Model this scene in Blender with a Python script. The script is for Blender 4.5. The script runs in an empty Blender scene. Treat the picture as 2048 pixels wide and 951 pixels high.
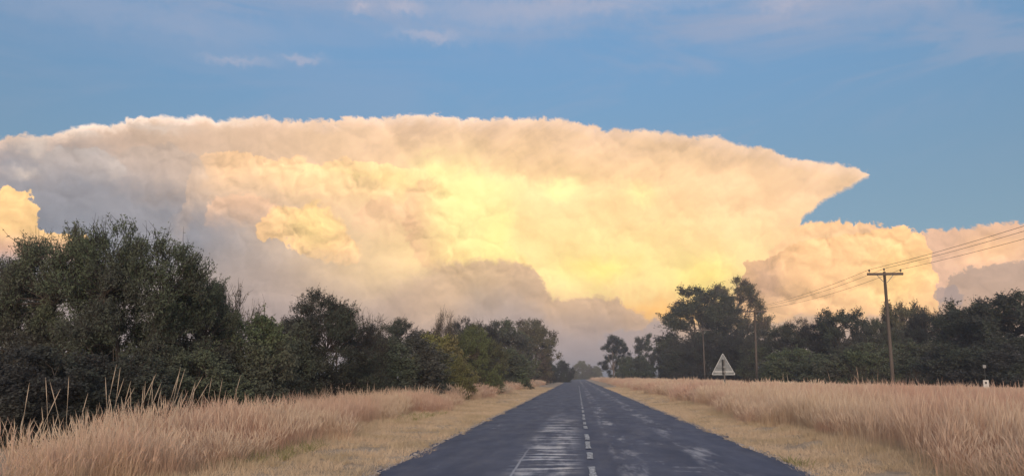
import bpy, bmesh, math, random
import numpy as np
from mathutils import Vector, Matrix
R = math.radians
rnd = random.Random(7)
scene = bpy.context.scene
col = scene.collection

# ------------------------------------------------------------------ camera
F, CX, CY, HOR = 1700.0, 1024.0, 475.5, 752.0      # focal length and horizon in photo pixels
CAM_H = 1.4
PITCH = math.atan((HOR - CY) / F)
YAW = math.atan((1155.0 - CX) / (F / math.cos(PITCH)))   # camera looks a little left of the road
cam_d = bpy.data.cameras.new('camera')
cam = bpy.data.objects.new('camera', cam_d)
col.objects.link(cam)
cam.location = (0, 0, CAM_H)
cam.rotation_euler = (R(90) + PITCH, 0, YAW)
cam_d.sensor_width = 36.0
cam_d.lens = 36.0 * F / 2048.0
cam_d.clip_start = 0.1
cam_d.clip_end = 20000
scene.camera = cam
CAM_ROT = cam.rotation_euler.to_matrix()

def ray(px, py):
    return (CAM_ROT @ Vector(((px - CX) / F, -(py - CY) / F, -1.0))).normalized()
def azel(px, py):                                   # photo pixel -> compass direction and height in the sky, degrees
    d = ray(px, py)
    return math.degrees(math.atan2(d.x, d.y)), math.degrees(math.asin(d.z))

# ------------------------------------------------------------------ sky
SUN_EL, SUN_AZ = R(14.0), R(178.0)                    # low sun behind the viewer
world = bpy.data.worlds.new('World')
scene.world = world
world.use_nodes = True
wn, wl = world.node_tree.nodes, world.node_tree.links
wn.clear()

def lin(c):
    return tuple((v / 255 / 12.92) if v / 255 <= .04045 else ((v / 255 + .055) / 1.055) ** 2.4 for v in c)

class X:                                            # a float socket with arithmetic
    def __init__(s, k): s.k = k
    def _b(s, o, op, rev=False):
        n = wn.new('ShaderNodeMath'); n.operation = op
        a, b = (o, s) if rev else (s, o)
        for i, v in enumerate((a, b)):
            if isinstance(v, X): wl.new(v.k, n.inputs[i])
            else: n.inputs[i].default_value = v
        return X(n.outputs[0])
    def __add__(s, o): return s._b(o, 'ADD')
    __radd__ = __add__
    def __sub__(s, o): return s._b(o, 'SUBTRACT')
    def __rsub__(s, o): return s._b(o, 'SUBTRACT', True)
    def __mul__(s, o): return s._b(o, 'MULTIPLY')
    __rmul__ = __mul__
    def __truediv__(s, o): return s._b(o, 'DIVIDE')
    def max(s, o): return s._b(o, 'MAXIMUM')
    def min(s, o): return s._b(o, 'MINIMUM')
    def abs(s):
        n = wn.new('ShaderNodeMath'); n.operation = 'ABSOLUTE'; wl.new(s.k, n.inputs[0]); return X(n.outputs[0])
    def exp(s):
        n = wn.new('ShaderNodeMath'); n.operation = 'EXPONENT'; wl.new(s.k, n.inputs[0]); return X(n.outputs[0])
def sm(x, a, b, lo=0.0, hi=1.0, kind='SMOOTHSTEP'):
    n = wn.new('ShaderNodeMapRange'); n.interpolation_type = kind
    wl.new(x.k, n.inputs[0])
    for i, v in enumerate((a, b, lo, hi)): n.inputs[1 + i].default_value = v
    return X(n.outputs[0])
def xyz(a, b, c=0.0):
    n = wn.new('ShaderNodeCombineXYZ')
    for i, v in enumerate((a, b, c)):
        if isinstance(v, X): wl.new(v.k, n.inputs[i])
        else: n.inputs[i].default_value = v
    return n.outputs[0]
def noise(vec, scale, detail=2.0, rough=.5, dist=0.0, dims='2D'):
    n = wn.new('ShaderNodeTexNoise'); n.noise_dimensions = dims
    wl.new(vec, n.inputs['Vector']); n.inputs['Scale'].default_value = scale
    n.inputs['Detail'].default_value = detail; n.inputs['Roughness'].default_value = rough
    n.inputs['Distortion'].default_value = dist
    return X(n.outputs[0])
def puffs(vec, scale, detail=2.0, rough=.5):
    n = wn.new('ShaderNodeTexVoronoi'); n.voronoi_dimensions = '2D'; n.feature = 'F1'
    n.normalize = True
    wl.new(vec, n.inputs['Vector']); n.inputs['Scale'].default_value = scale
    n.inputs['Detail'].default_value = detail; n.inputs['Roughness'].default_value = rough
    d = X(n.outputs['Distance'])
    return 1.0 - d * d * 1.3
def curve(x, pts, lo, hi):                           # piecewise profile through (azimuth, value) points
    n = wn.new('ShaderNodeFloatCurve')
    pts = sorted(pts)
    a0, a1 = -90.0, 90.0
    m = n.mapping; m.clip_min_x, m.clip_max_x, m.clip_min_y, m.clip_max_y = 0, 1, 0, 1
    cv = m.curves[0]
    q = [((a - a0) / (a1 - a0), (v - lo) / (hi - lo)) for a, v in pts]
    q = [(0.0, q[0][1])] + q + [(1.0, q[-1][1])]
    cv.points[0].location = q[0]; cv.points[1].location = q[-1]
    for p in q[1:-1]: cv.points.new(*p)
    for p in cv.points: p.handle_type = 'VECTOR'
    m.update()
    wl.new(sm(x, a0, a1, kind='LINEAR').k, n.inputs['Value'])
    return sm(X(n.outputs[0]), 0, 1, lo, hi, 'LINEAR')
def mix(f, a, b, mode='MIX'):
    n = wn.new('ShaderNodeMix'); n.data_type = 'RGBA'; n.blend_type = mode; n.clamp_factor = True
    for i, v in ((0, f), (6, a), (7, b)):
        if isinstance(v, X): wl.new(v.k, n.inputs[i])
        elif isinstance(v, float): n.inputs[i].default_value = v
        elif isinstance(v, tuple):
            k = 1 if v[0] >= 224 else 0                  # sunlit cloud is brighter than film white in red
            n.inputs[i].default_value = (lin(v)[0] * (1 + .16 * k), lin(v)[1] * (1 + .03 * k), lin(v)[2], 1)
        else: wl.new(v, n.inputs[i])
    return n.outputs[2]
def scale_col(c, f):
    n = wn.new('ShaderNodeVectorMath'); n.operation = 'SCALE'
    wl.new(c, n.inputs[0])
    if isinstance(f, X): wl.new(f.k, n.inputs['Scale'])
    else: n.inputs['Scale'].default_value = f
    return n.outputs[0]

tc = wn.new('ShaderNodeTexCoord')
sp = wn.new('ShaderNodeSeparateXYZ'); wl.new(tc.outputs['Generated'], sp.inputs[0])
dx, dy, dz = (X(sp.outputs[i]) for i in range(3))
at = wn.new('ShaderNodeMath'); at.operation = 'ARCTAN2'; wl.new(dx.k, at.inputs[0]); wl.new(dy.k, at.inputs[1])
AZ = X(at.outputs[0]) * (180 / math.pi)
asn = wn.new('ShaderNodeMath'); asn.operation = 'ARCSINE'; wl.new(dz.k, asn.inputs[0])
EL = X(asn.outputs[0]) * (180 / math.pi)
PT = xyz(AZ, EL)

# domain warps: slow roll, billow edge, wisp
w1 = noise(PT, .35, 3, .55)
w2 = noise(xyz(AZ + 31.0, EL - 17.0), .35, 3, .55)
f1 = noise(PT, 1.6, 4, .6)
f2 = noise(xyz(AZ - 71.0, EL + 9.0), 1.6, 4, .6)
AW = AZ + (w1 - .5) * 1.6 + (f1 - .5) * .9
EW = EL + (w2 - .5) * 1.2 + (f2 - .5) * .9
AWE = AZ + (w1 - .5) * 1.0 + (f1 - .5) * .8
PW = xyz(AZ + (w1 - .5) * 1.6, EL + (w2 - .5) * 1.2)
def relief_at(sc, ox, oy, det, off):                 # a heap of round puffs and how it catches light from above
    q = lambda x, y: xyz(AZ + (w1 - .5) * 1.9 + (f1 - .5) * .5 + (off + x), EL * 1.12 + (w2 - .5) * 1.5 + (f2 - .5) * .5 + y)
    a = puffs(q(0, 0), sc, det, .5); b = puffs(q(ox, oy), sc, det, .5)
    return a, a - b
bil, rel1 = relief_at(.50, .18, .34, 3, 0.0)
_, rel2 = relief_at(.19, .30, .80, 1, 40.0)
relief = (rel1 * 1.5 + rel2 * 1.1).min(.30).max(-.45)
fine = noise(PW, 2.2, 5, .62)
soft = noise(xyz(AZ * .8, EL * 1.5), .28, 5, .55)
streak = noise(xyz(AZ * .10, EL * .5 + AZ * .02), 1.0, 4, .55, .4)

def prof(pts, lo=-3.0, hi=35.0, base=None):
    return curve(base if base is not None else AZ, [p[1:] if p[0] is None else azel(*p) for p in pts], lo, hi)
def below(pts, soft_w, amp_b, amp_f, a=None, wid=None):
    a = AWE if a is None else a          # 1 under the outline, edge broken into puffs
    d = prof(pts, base=a) - EL + (bil - .62) * amp_b + (fine - .5) * amp_f * (w1 * 2.4 - .2) + (w2 - .5) * amp_b
    if wid is not None: d = d / wid
    return sm(d, 0.0, soft_w), d
def gau(px, py, rx, ry, rot=0.0, warp=True):          # soft spot in the sky; radii in photo pixels
    a0, e0 = azel(px, py)
    k = math.degrees(1 / F)
    A, E = ((AW, EW) if warp else (AZ, EL))
    A, E = A - a0, E - e0
    c, s = math.cos(R(rot)), math.sin(R(rot))
    u = (A * c + E * s) * (1 / (rx * k)); v = (E * c - A * s) * (1 / (ry * k))
    return ((u * u + v * v) * -1.0).exp()

def lump(g, kb, kf):                                 # break a soft spot into puffs, only where there is some cloud
    return g + ((bil - .70) * kb + (fine - .5) * kf) * (g * 2.2).min(1.0)

# clear sky
sky = wn.new('ShaderNodeTexSky'); sky.sky_type = 'NISHITA'; sky.sun_disc = False
sky.sun_elevation = SUN_EL; sky.sun_rotation = SUN_AZ
sky.altitude = 1000; sky.air_density = 1.0; sky.dust_density = 1.0; sky.ozone_density = 1.6
base = scale_col(sky.outputs[0], sm(EL, 8, 30, .062, .118))
tint = wn.new('ShaderNodeMix'); tint.data_type = 'RGBA'; tint.blend_type = 'MULTIPLY'; tint.inputs[0].default_value = 1.0
wl.new(base, tint.inputs[6]); tint.inputs[7].default_value = (1.15, 1.32, 1.35, 1)     # clear, deep-blue dry air
base = tint.outputs[2]
C = mix(sm(EL, 6, 22, .5, 0.0) * 1.0, base, (140, 162, 178))

# thin high veils near the top of the frame
front = sm(AZ.abs(), 55, 85, 1, 0)
veil2 = noise(xyz(AZ * .06 + EL * .05, EL * .22 - AZ * .03), 1.0, 5, .6, .6)
cir = (sm(streak + (fine - .5) * .12, .40, .70) * sm(EL, 19, 29) * .8 + sm(veil2, .42, .68) * sm(EL, 11, 19) * sm(AZ, -5, 12, .35, 1.0) * .45).min(1.0)
C = mix(cir * .8, C, (172, 173, 192))
C = mix((gau(470, 120, 60, 9) * .8 + gau(600, 116, 40, 8) + gau(860, 72, 70, 9) + gau(720, 16, 18, 10) * 1.2 + gau(1570, 10, 70, 14) + gau(800, 20, 40, 12) + gau(1000, 40, 220, 25) * .5 + gau(1150, 12, 360, 20) * .8 + gau(280, 30, 320, 32) * .45 + gau(1700, 20, 260, 22) * .4) * .45, C, (196, 190, 203))

# ---- the storm cloud
A_top, dA = below([(-600, 420), (-300, 330), (0, 283), (45, 268), (100, 272), (150, 256), (250, 252), (278, 236), (400, 236), (600, 241), (700, 241), (850, 233), (960, 239), (1090, 240), (1200, 256), (1300, 267), (1400, 276), (1480, 291), (1545, 300), (1562, 318), (1640, 325), (1700, 334), (1744, 346), (1760, 420), (1800, 600)], .30, .85, .60)
A_bot = EL - prof([(1500, 900), (1570, 640), (1590, 449), (1615, 436), (1640, 408), (1690, 384), (1746, 352), (1800, 340)]) + (fine - .5) * .5
mA = A_top * sm(A_bot, -.05, .35)
ca = mix(sm(EL, 4, 17), (190, 166, 152), (222, 189, 163))
ca = mix(gau(1150, 430, 640, 190, -4) * .95, ca, (253, 219, 166))
ca = mix(gau(1120, 480, 420, 120) * .9, ca, (255, 228, 162))
ca = mix(gau(1240, 540, 330, 75), ca, (255, 236, 160))
ca = mix(gau(935, 420, 85, 70, -40), ca, (255, 253, 172))
ca = mix(gau(990, 480, 30, 55, -15) * .9, ca, (255, 252, 165))
ca = mix((gau(1120, 375, 40, 18) + gau(1280, 390, 30, 18) + gau(870, 340, 40, 22) + gau(960, 370, 70, 25)) * .75, ca, (255, 250, 172))
ca = mix((gau(1410, 560, 70, 40) + gau(1200, 535, 60, 26)) * .8, ca, (255, 240, 140))
ca = mix(gau(1330, 625, 140, 35) * .9, ca, (248, 198, 112))
ca = mix(gau(1560, 400, 200, 60, -8) * .6, ca, (252, 216, 168))
# the left end lies in shade
shade = gau(60, 440, 330, 150) + gau(330, 485, 220, 85) * .6 + gau(0, 320, 190, 55) * .4
ca = mix(shade * .95, ca, (158, 154, 158))
ca = mix(gau(90, 480, 170, 60) * .6, ca, (138, 146, 160))
rim = sm(dA, .15, 1.1, 1, 0) 
ca = mix(rim * .55, ca, (246, 222, 196))
ca = mix(sm(dA, .2, 4.0, 1, 0) * sm(soft, .40, .68) * .38, ca, (220, 184, 158))
ca = mix((gau(75, 290, 26, 22) + gau(165, 262, 30, 10) + gau(45, 345, 24, 12) + gau(310, 250, 60, 12) * .8) * .75, ca, (222, 204, 190))
ca = mix(sm(dA, .1, .75, 1, 0) * (gau(360, 245, 150, 40, 0, False) + gau(170, 262, 50, 30, 0, False) * .8 + gau(860, 240, 160, 40, 0, False) * .4) * sm(bil, .55, .8, .35, 1), ca, (252, 240, 222))
slant = noise(xyz(AZ * .55 - EL * .75, EL * .35 + AZ * .12), .8, 4, .55)
veil = sm(dA, .5, 6.5, 1, 0) * sm(AZ, azel(500, 300)[0], azel(900, 300)[0])
ca = scale_col(ca, 1.05 + rel2 * .75 + rel1 * .50 + (soft - .5) * .34 + (fine - .5) * .06 + (slant - .5) * veil * .50)
C = mix(mA, C, ca)

# row of lit turrets half way up, fading downwards
m2, d2 = below([(300, 480), (360, 420), (372, 350), (395, 320), (450, 314), (560, 317), (640, 332), (700, 330), (780, 338), (850, 352), (930, 420), (1000, 520)], .16, 1.3, .5)
m2 = m2 * sm(d2, .4, 4.4, 1, 0) * sm(AZ, azel(330, 400)[0], azel(470, 400)[0]) * sm(AZ, azel(800, 400)[0], azel(960, 400)[0], 1, 0)
c2 = mix(gau(760, 360, 180, 40), (248, 212, 164), (255, 232, 160))
C = mix(m2 * .85, C, scale_col(c2, 1.04 + relief * 1.15 + (fine - .5) * .14))

for spots, yb, yt, ct, al in (
    (((500, 425, 60, 34), (455, 440, 34, 30), (545, 450, 34, 26)), 480, 400, (238, 200, 162), .55),
    (((765, 432, 46, 36), (735, 455, 34, 28), (805, 460, 30, 30)), 495, 410, (238, 198, 158), .5),
    (((660, 372, 70, 30), (735, 386, 50, 26), (600, 386, 40, 22)), 420, 350, (252, 220, 166), .6),
    (((320, 325, 60, 30), (270, 345, 44, 28), (370, 350, 40, 26)), 390, 305, (206, 184, 168), .6),
    (((165, 322, 44, 26), (205, 340, 34, 24), (125, 345, 32, 22)), 380, 305, (190, 180, 174), .55)):
    g = gau(*spots[0]) + gau(*spots[1]) + gau(*spots[2])
    mm = sm(lump(g, 1.0, .5), .38, .72) * sm(EW, azel(spots[0][0], yb)[1], azel(spots[0][0], yt)[1])
    C = mix(mm * al, C, scale_col(mix(1.0, ct, ct), 1.03 + relief * 1.1))

# bright tower left of centre
t1 = (gau(570, 440, 34, 26) + gau(640, 450, 38, 42) + gau(600, 482, 50, 20, -25) + gau(690, 505, 40, 24, -25) + gau(545, 468, 20, 12)) 
t1 = lump(t1, 1.1, .5)
m3 = sm(t1, .34, .68) * .8 * sm(EW, azel(640, 545)[1], azel(640, 490)[1], .15, 1)
C = mix(m3, C, scale_col(mix(gau(625, 450, 60, 50), (250, 210, 152), (255, 228, 150)), 1.03 + relief * 1.3 + (fine - .5) * .30))

# tower in front of the glow
t2 = (gau(860, 405, 50, 48) + gau(870, 470, 60, 52) + gau(930, 510, 70, 40) + gau(1010, 540, 60, 34)) 
t2 = lump(t2, .9, .5)
m4 = sm(t2, .42, .70)
c4 = mix(sm(AZ, azel(815, 450)[0], azel(930, 450)[0]), (232, 190, 150), (255, 228, 150))
c4 = mix(gau(935, 425, 70, 60), c4, (255, 252, 172))
C = mix(m4 * .62, C, scale_col(c4, 1.04 + relief * 1.15))

# right-hand bank behind and the cell in front of it
mB, dB = below([(1480, 760), (1540, 500), (1600, 446), (1660, 442), (1735, 444), (1775, 456), (1840, 466), (1900, 458), (1960, 452), (2048, 446), (2300, 430), (2600, 520)], .22, .5, .8)
cb = mix(sm(AZ, azel(1640, 500)[0], azel(1880, 500)[0]), (252, 214, 160), (224, 190, 160))
cb = mix(gau(1990, 500, 60, 30) * .9, cb, (250, 208, 158))
cb = scale_col(cb, 1.05 + relief * .75 + (soft - .5) * .2)
C = mix(mB, C, cb)
mC, dC = below([(1440, 900), (1472, 600), (1484, 540), (1530, 528), (1565, 505), (1640, 478), (1720, 470), (1800, 466), (1850, 474), (1864, 500), (1858, 540), (1864, 575), (1885, 615), (1930, 700)], .12, 1.2, .5)
cc = mix(gau(1530, 560, 50, 60) * 1.1, (250, 208, 150), (214, 170, 134))
cc = mix(gau(1790, 560, 60, 60), cc, (255, 218, 146))
C = mix(mC, C, scale_col(cc, 1.06 + relief * 1.15 + (fine - .5) * .14))
mG, dG = below([(1850, 700), (1885, 600), (1900, 560), (1925, 548), (1960, 540), (2000, 528), (2048, 518), (2200, 500), (2500, 640)], .2, .9, .5)
C = mix(mG * .85, C, scale_col(mix(sm(EL, 3, 8), (206, 172, 146), (188, 162, 146)), 1.0 + relief * .5))
C = mix(sm(lump(gau(1905, 592, 26, 22), .6, .4), .4, .6) * .7, C, (176, 156, 150))

# shaded bank low in front, left and centre
wD = sm(AZ, azel(700, 500)[0], azel(960, 500)[0], 9.0, 1.0)
mD, dD = below([(-500, 520), (0, 560), (300, 520), (430, 470), (520, 476), (570, 512), (640, 535), (720, 548), (800, 530), (880, 522), (960, 528), (1030, 524), (1076, 556), (1096, 588), (1130, 598), (1200, 600), (1246, 606), (1258, 630), (1320, 634), (1400, 660), (1500, 648), (1700, 632), (1900, 640), (2300, 640)], .45, 1.3, .7, wid=wD)
mD = mD * sm(AZ, azel(1090, 600)[0] - .3, azel(900, 500)[0], .92, .8)
cd = mix(sm(EL, 1.5, 8.5), (184, 165, 160), (190, 164, 146))
cd = mix(sm(dD, .2, 4.2, 1, 0) * sm(AZ, azel(640, 500)[0], azel(960, 500)[0]), cd, (222, 184, 150))
cd = mix(sm(AZ, azel(250, 500)[0], azel(760, 500)[0], 1, 0) * sm(EL, 3, 9, .45, .9), cd, (165, 156, 154))
C = mix(mD, C, scale_col(cd, 1.0 + relief * .6 + (soft - .5) * .25 + (fine - .5) * .08))
C = mix(sm(lump(gau(1245, 690, 46, 30) + gau(1320, 672, 36, 28), .7, .4), .35, .6) * .6, C, (182, 166, 166))

# small sunlit cumulus at the far left
t3 = (gau(2, 440, 46, 44) + gau(20, 412, 26, 18) + gau(-60, 430, 70, 50) + gau(40, 500, 90, 26) + gau(120, 476, 40, 10) + gau(-160, 470, 90, 50)) 
t3 = lump(t3, .8, .4)
m5 = sm(t3, .50, .60)
C = mix(m5 * sm(EL, azel(0, 530)[1], azel(0, 490)[1]), C, scale_col(mix(sm(EL, azel(0, 500)[1], azel(0, 450)[1]), (226, 188, 158), (254, 218, 152)), 1.0 + relief * .8))

# pale warm air along the horizon
C = mix(sm(EL, 0.0, 4.5, .75, 0.0) * front, C, (184, 166, 162))

bgn = wn.new('ShaderNodeBackground'); wl.new(C, bgn.inputs[0]); bgn.inputs[1].default_value = 1.0
wo = wn.new('ShaderNodeOutputWorld'); wl.new(bgn.outputs[0], wo.inputs[0])
world.cycles.sampling_method = 'MANUAL'
world.cycles.sample_map_resolution = 512

sun_d = bpy.data.lights.new('sun', 'SUN')
sun = bpy.data.objects.new('sun', sun_d); col.objects.link(sun)
sun_d.energy = 3.2; sun_d.angle = R(40); sun_d.color = (1.0, .80, .62)
sd = Vector((math.sin(SUN_AZ) * math.cos(SUN_EL), math.cos(SUN_AZ) * math.cos(SUN_EL), math.sin(SUN_EL)))
sun.rotation_euler = sd.to_track_quat('Z', 'Y').to_euler()

vs = scene.view_settings
vs.view_transform = 'Standard'; vs.look = 'None'; vs.exposure = 0.0; vs.gamma = 1.0
vs.use_curve_mapping = False
scene.cycles.use_denoising = True
scene.cycles.max_bounces = 5
scene.cycles.diffuse_bounces = 2
scene.cycles.transparent_max_bounces = 8

# ================================================================== helpers
def at(px, py, Y):                                   # the point on a photo ray that lies Y metres down the road
    d = ray(px, py); t = Y / d.y
    return Vector((d.x * t, Y, CAM_H + d.z * t))
def smooth01(a, b, x):
    t = np.clip((np.asarray(x, float) - a) / (b - a), 0, 1); return t * t * (3 - 2 * t)
def ground_z(x, y):
    x = np.asarray(x, float); y = np.asarray(y, float)
    off = np.where(x > 0, x - 3.4, -2.95 - x)
    z = -.035 + .06 * smooth01(0, 2.2, off) + .10 * smooth01(4, 16, off)
    z = z + (.03 * np.sin(x * .7 + y * .23) + .025 * np.sin(y * .51 - x * .37 + 1.3)) * smooth01(.8, 4, off)
    return z
def gz(x, y): return float(ground_z(x, y))

def props(o, label=None, cat=None, group=None, kind=None):
    for k, v in (('label', label), ('category', cat), ('group', group), ('kind', kind)):
        if v: o[k] = v
    return o
def link(o, parent=None):
    col.objects.link(o)
    if parent: o.parent = parent
    return o
def empty(name, loc=(0, 0, 0)):
    o = bpy.data.objects.new(name, None); o.empty_display_size = .3; o.location = loc
    return link(o)
def mesh_np(name, v, f, mats, mi=None, smooth=False):
    v = np.asarray(v, np.float32); f = np.asarray(f, np.int32)
    n, k = f.shape
    me = bpy.data.meshes.new(name)
    me.vertices.add(len(v)); me.vertices.foreach_set('co', v.ravel())
    me.loops.add(n * k); me.loops.foreach_set('vertex_index', f.ravel())
    me.polygons.add(n); me.polygons.foreach_set('loop_start', np.arange(0, n * k, k, dtype=np.int32))
    me.polygons.foreach_set('loop_total', np.full(n, k, np.int32))
    for m in mats: me.materials.append(m)
    if mi is not None: me.polygons.foreach_set('material_index', np.asarray(mi, np.int32))
    me.polygons.foreach_set('use_smooth', np.full(n, smooth))
    me.update(calc_edges=True); me.validate()
    return me
class MB:                                            # quad collector
    def __init__(s): s.v = []; s.f = []; s.m = []
    def box(s, lo, hi, m=0, rot=None):
        b = len(s.v); x0, y0, z0 = lo; x1, y1, z1 = hi
        p = [Vector((x, y, z)) for z in (z0, z1) for x, y in ((x0, y0), (x1, y0), (x1, y1), (x0, y1))]
        if rot is not None:
            c = (Vector(lo) + Vector(hi)) / 2; p = [rot @ (q - c) + c for q in p]
        s.v += [tuple(q) for q in p]
        for q in ((3, 2, 1, 0), (4, 5, 6, 7), (0, 1, 5, 4), (1, 2, 6, 5), (2, 3, 7, 6), (3, 0, 4, 7)):
            s.f.append([b + i for i in q]); s.m.append(m)
    def tube(s, pts, rad, n=5, m=0, cap=False):
        pts = [Vector(p) for p in pts]; b = len(s.v)
        for i, p in enumerate(pts):
            t = (pts[min(i + 1, len(pts) - 1)] - pts[max(i - 1, 0)])
            t = t.normalized() if t.length > 1e-9 else Vector((0, 0, 1))
            a = Vector((0, 1, 0)) if abs(t.y) < .8 else Vector((1, 0, 0))
            u = t.cross(a).normalized(); w = t.cross(u)
            for k in range(n):
                an = 2 * math.pi * k / n
                s.v.append(tuple(p + (u * math.cos(an) + w * math.sin(an)) * rad[i]))
        for i in range(len(pts) - 1):
            for k in range(n):
                k2 = (k + 1) % n
                s.f.append([b + i * n + k, b + (i + 1) * n + k, b + (i + 1) * n + k2, b + i * n + k2]); s.m.append(m)
        if cap:
            for i in (0, len(pts) - 1):
                c = len(s.v); s.v.append(tuple(pts[i]))
                for k in range(0, n, 2):
                    ids = [b + i * n + k, b + i * n + (k + 1) % n, b + i * n + (k + 2) % n]
                    s.f.append([c, *ids]); s.m.append(m)
    def obj(s, name, mats, parent=None, smooth=False):
        return link(bpy.data.objects.new(name, mesh_np(name, s.v, s.f, mats, s.m, smooth)), parent)

# ------------------------------------------------------------------ materials
class NT:
    def __init__(s, name):
        s.m = bpy.data.materials.new(name); s.m.use_nodes = True
        s.n, s.l = s.m.node_tree.nodes, s.m.node_tree.links
        s.b = s.n['Principled BSDF']
    def node(s, t, **kw):
        n = s.n.new(t)
        for k, v in kw.items(): setattr(n, k, v)
        return n
    def noise(s, scale, detail=3, rough=.55, vec=None, dist=0.0):
        n = s.n.new('ShaderNodeTexNoise')
        for k, v in (('Scale', scale), ('Detail', detail), ('Roughness', rough), ('Distortion', dist)): n.inputs[k].default_value = v
        if vec is not None: s.l.new(vec, n.inputs['Vector'])
        return n.outputs[0]
    def ramp(s, x, a, b, lo=0.0, hi=1.0):
        n = s.n.new('ShaderNodeMapRange'); n.interpolation_type = 'SMOOTHSTEP'
        s.l.new(x, n.inputs[0])
        for i, v in enumerate((a, b, lo, hi)): n.inputs[1 + i].default_value = v
        return n.outputs[0]
    def mix(s, f, a, b, mode='MIX'):
        n = s.n.new('ShaderNodeMix'); n.data_type = 'RGBA'; n.blend_type = mode
        for i, v in ((0, f), (6, a), (7, b)):
            if isinstance(v, (float, int)): n.inputs[i].default_value = v
            elif isinstance(v, tuple): n.inputs[i].default_value = (*v, 1)
            else: s.l.new(v, n.inputs[i])
        return n.outputs[2]
    def math(s, op, a, b=0.0):
        n = s.n.new('ShaderNodeMath'); n.operation = op
        for i, v in enumerate((a, b)):
            if isinstance(v, (float, int)): n.inputs[i].default_value = v
            else: s.l.new(v, n.inputs[i])
        return n.outputs[0]
    def pos(s): return s.n.new('ShaderNodeNewGeometry').outputs['Position']
    def island(s): return s.n.new('ShaderNodeNewGeometry').outputs['Random Per Island']
    def stretch(s, vec, sc):
        n = s.n.new('ShaderNodeMapping'); s.l.new(vec, n.inputs[0]); n.inputs['Scale'].default_value = sc
        return n.outputs[0]
    def bump(s, h, strength, dist):
        n = s.n.new('ShaderNodeBump'); n.inputs['Strength'].default_value = strength; n.inputs['Distance'].default_value = dist
        s.l.new(h, n.inputs['Height']); s.l.new(n.outputs[0], s.b.inputs['Normal'])
    def done(s, colr=None, rough=None, spec=.3, metal=0.0):
        if colr is not None:
            if isinstance(colr, tuple): s.b.inputs['Base Color'].default_value = (*colr, 1)
            else: s.l.new(colr, s.b.inputs['Base Color'])
        if rough is not None:
            if isinstance(rough, float): s.b.inputs['Roughness'].default_value = rough
            else: s.l.new(rough, s.b.inputs['Roughness'])
        s.b.inputs['Specular IOR Level'].default_value = spec
        s.b.inputs['Metallic'].default_value = metal
        return s.m
def leafy(name, variants, trans=.35, obj_tint=False, patch=.25, objrand=False):
    """thin plant tissue: colour varies piece by piece and in patches; some light passes through"""
    t = NT(name)
    c = t.mix(t.island(), variants[0], variants[1])
    if len(variants) > 2: c = t.mix(t.ramp(t.noise(patch, 3, .6, t.pos()), .40, .62), c, variants[2])
    if obj_tint:
        oi = t.n.new('ShaderNodeObjectInfo'); c = t.mix(1.0, c, oi.outputs['Color'], 'MULTIPLY')
    d = t.n.new('ShaderNodeBsdfDiffuse'); tr = t.n.new('ShaderNodeBsdfTranslucent'); mx = t.n.new('ShaderNodeMixShader')
    t.l.new(c, d.inputs[0]); t.l.new(c, tr.inputs[0]); mx.inputs[0].default_value = trans
    t.l.new(d.outputs[0], mx.inputs[1]); t.l.new(tr.outputs[0], mx.inputs[2])
    t.l.new(mx.outputs[0], t.n['Material Output'].inputs[0]); t.n.remove(t.b)
    return t.m

t = NT('bark'); m_bark = t.done(t.mix(t.noise(9, 4, .6), (.055, .042, .034), (.13, .105, .085)), .9, .1)
t = NT('smooth_bark'); m_gumbark = t.done(t.mix(t.noise(3, 4, .6), (.10, .075, .06), (.30, .25, .21)), .8, .15)
m_leaf = leafy('thorn_leaf', ((.120, .142, .094), (.180, .200, .122), (.128, .126, .106)), .3, True)
m_twig = NT('twig').done((.055, .044, .038), .9, .1)
m_straw = leafy('dry_grass_blade', ((.70, .50, .33), (.86, .66, .45), (.68, .42, .30)), .40, False, .16)
m_plume = leafy('grass_plume', ((.80, .62, .45), (.90, .74, .56), (.78, .54, .41)), .45, False, .12)
m_short = leafy('short_dry_grass', ((.72, .53, .35), (.86, .67, .46), (.64, .49, .31)), .35, False, .45)
m_green = leafy('green_grass', ((.26, .25, .09), (.46, .40, .19)), .35)
m_stalk = leafy('thatch_stalk', ((.62, .50, .38), (.74, .60, .46)), .3)

t = NT('dry_ground'); p = t.pos()
c = t.mix(t.ramp(t.noise(.35, 5, .6, p), .38, .62), (.50, .37, .25), (.62, .47, .32))
c = t.mix(t.ramp(t.noise(7, 5, .7, p), .48, .66), c, (.40, .29, .20))
c = t.mix(t.ramp(t.noise(28, 3, .7, p), .55, .7, 0, .6), c, (.68, .54, .36))
t.bump(t.noise(22, 5, .7, p), .8, .05); m_ground = t.done(c, .95, .1)

# ================================================================== setting
def axis(parts):
    out = []
    for a, b, st in parts: out += list(np.arange(a, b, st))
    return np.array(out + [parts[-1][1]])
gx = axis([(-4000, -400, 600), (-400, -60, 40), (-60, -16, 4), (-16, -3, .5), (-3, 3.6, 1.1), (3.6, 16, .5), (16, 60, 4), (60, 400, 40), (400, 4000, 600)])
gy = axis([(-600, -60, 90), (-60, -4, 7), (-4, 60, .8), (60, 160, 4), (160, 480, 20), (480, 5000, 500)])
GX, GY = np.meshgrid(gx, gy)
gv = np.stack([GX, GY, ground_z(GX, GY)], -1).reshape(-1, 3)
ni, nj = len(gy), len(gx)
I, J = np.meshgrid(np.arange(ni - 1), np.arange(nj - 1), indexing='ij')
gf = np.stack([I * nj + J, I * nj + J + 1, (I + 1) * nj + J + 1, (I + 1) * nj + J], -1).reshape(-1, 4)
ground = link(bpy.data.objects.new('ground', mesh_np('ground', gv, gf, [m_ground], smooth=True)))
props(ground, 'dry tan ground under the roadside grass', kind='structure')

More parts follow.
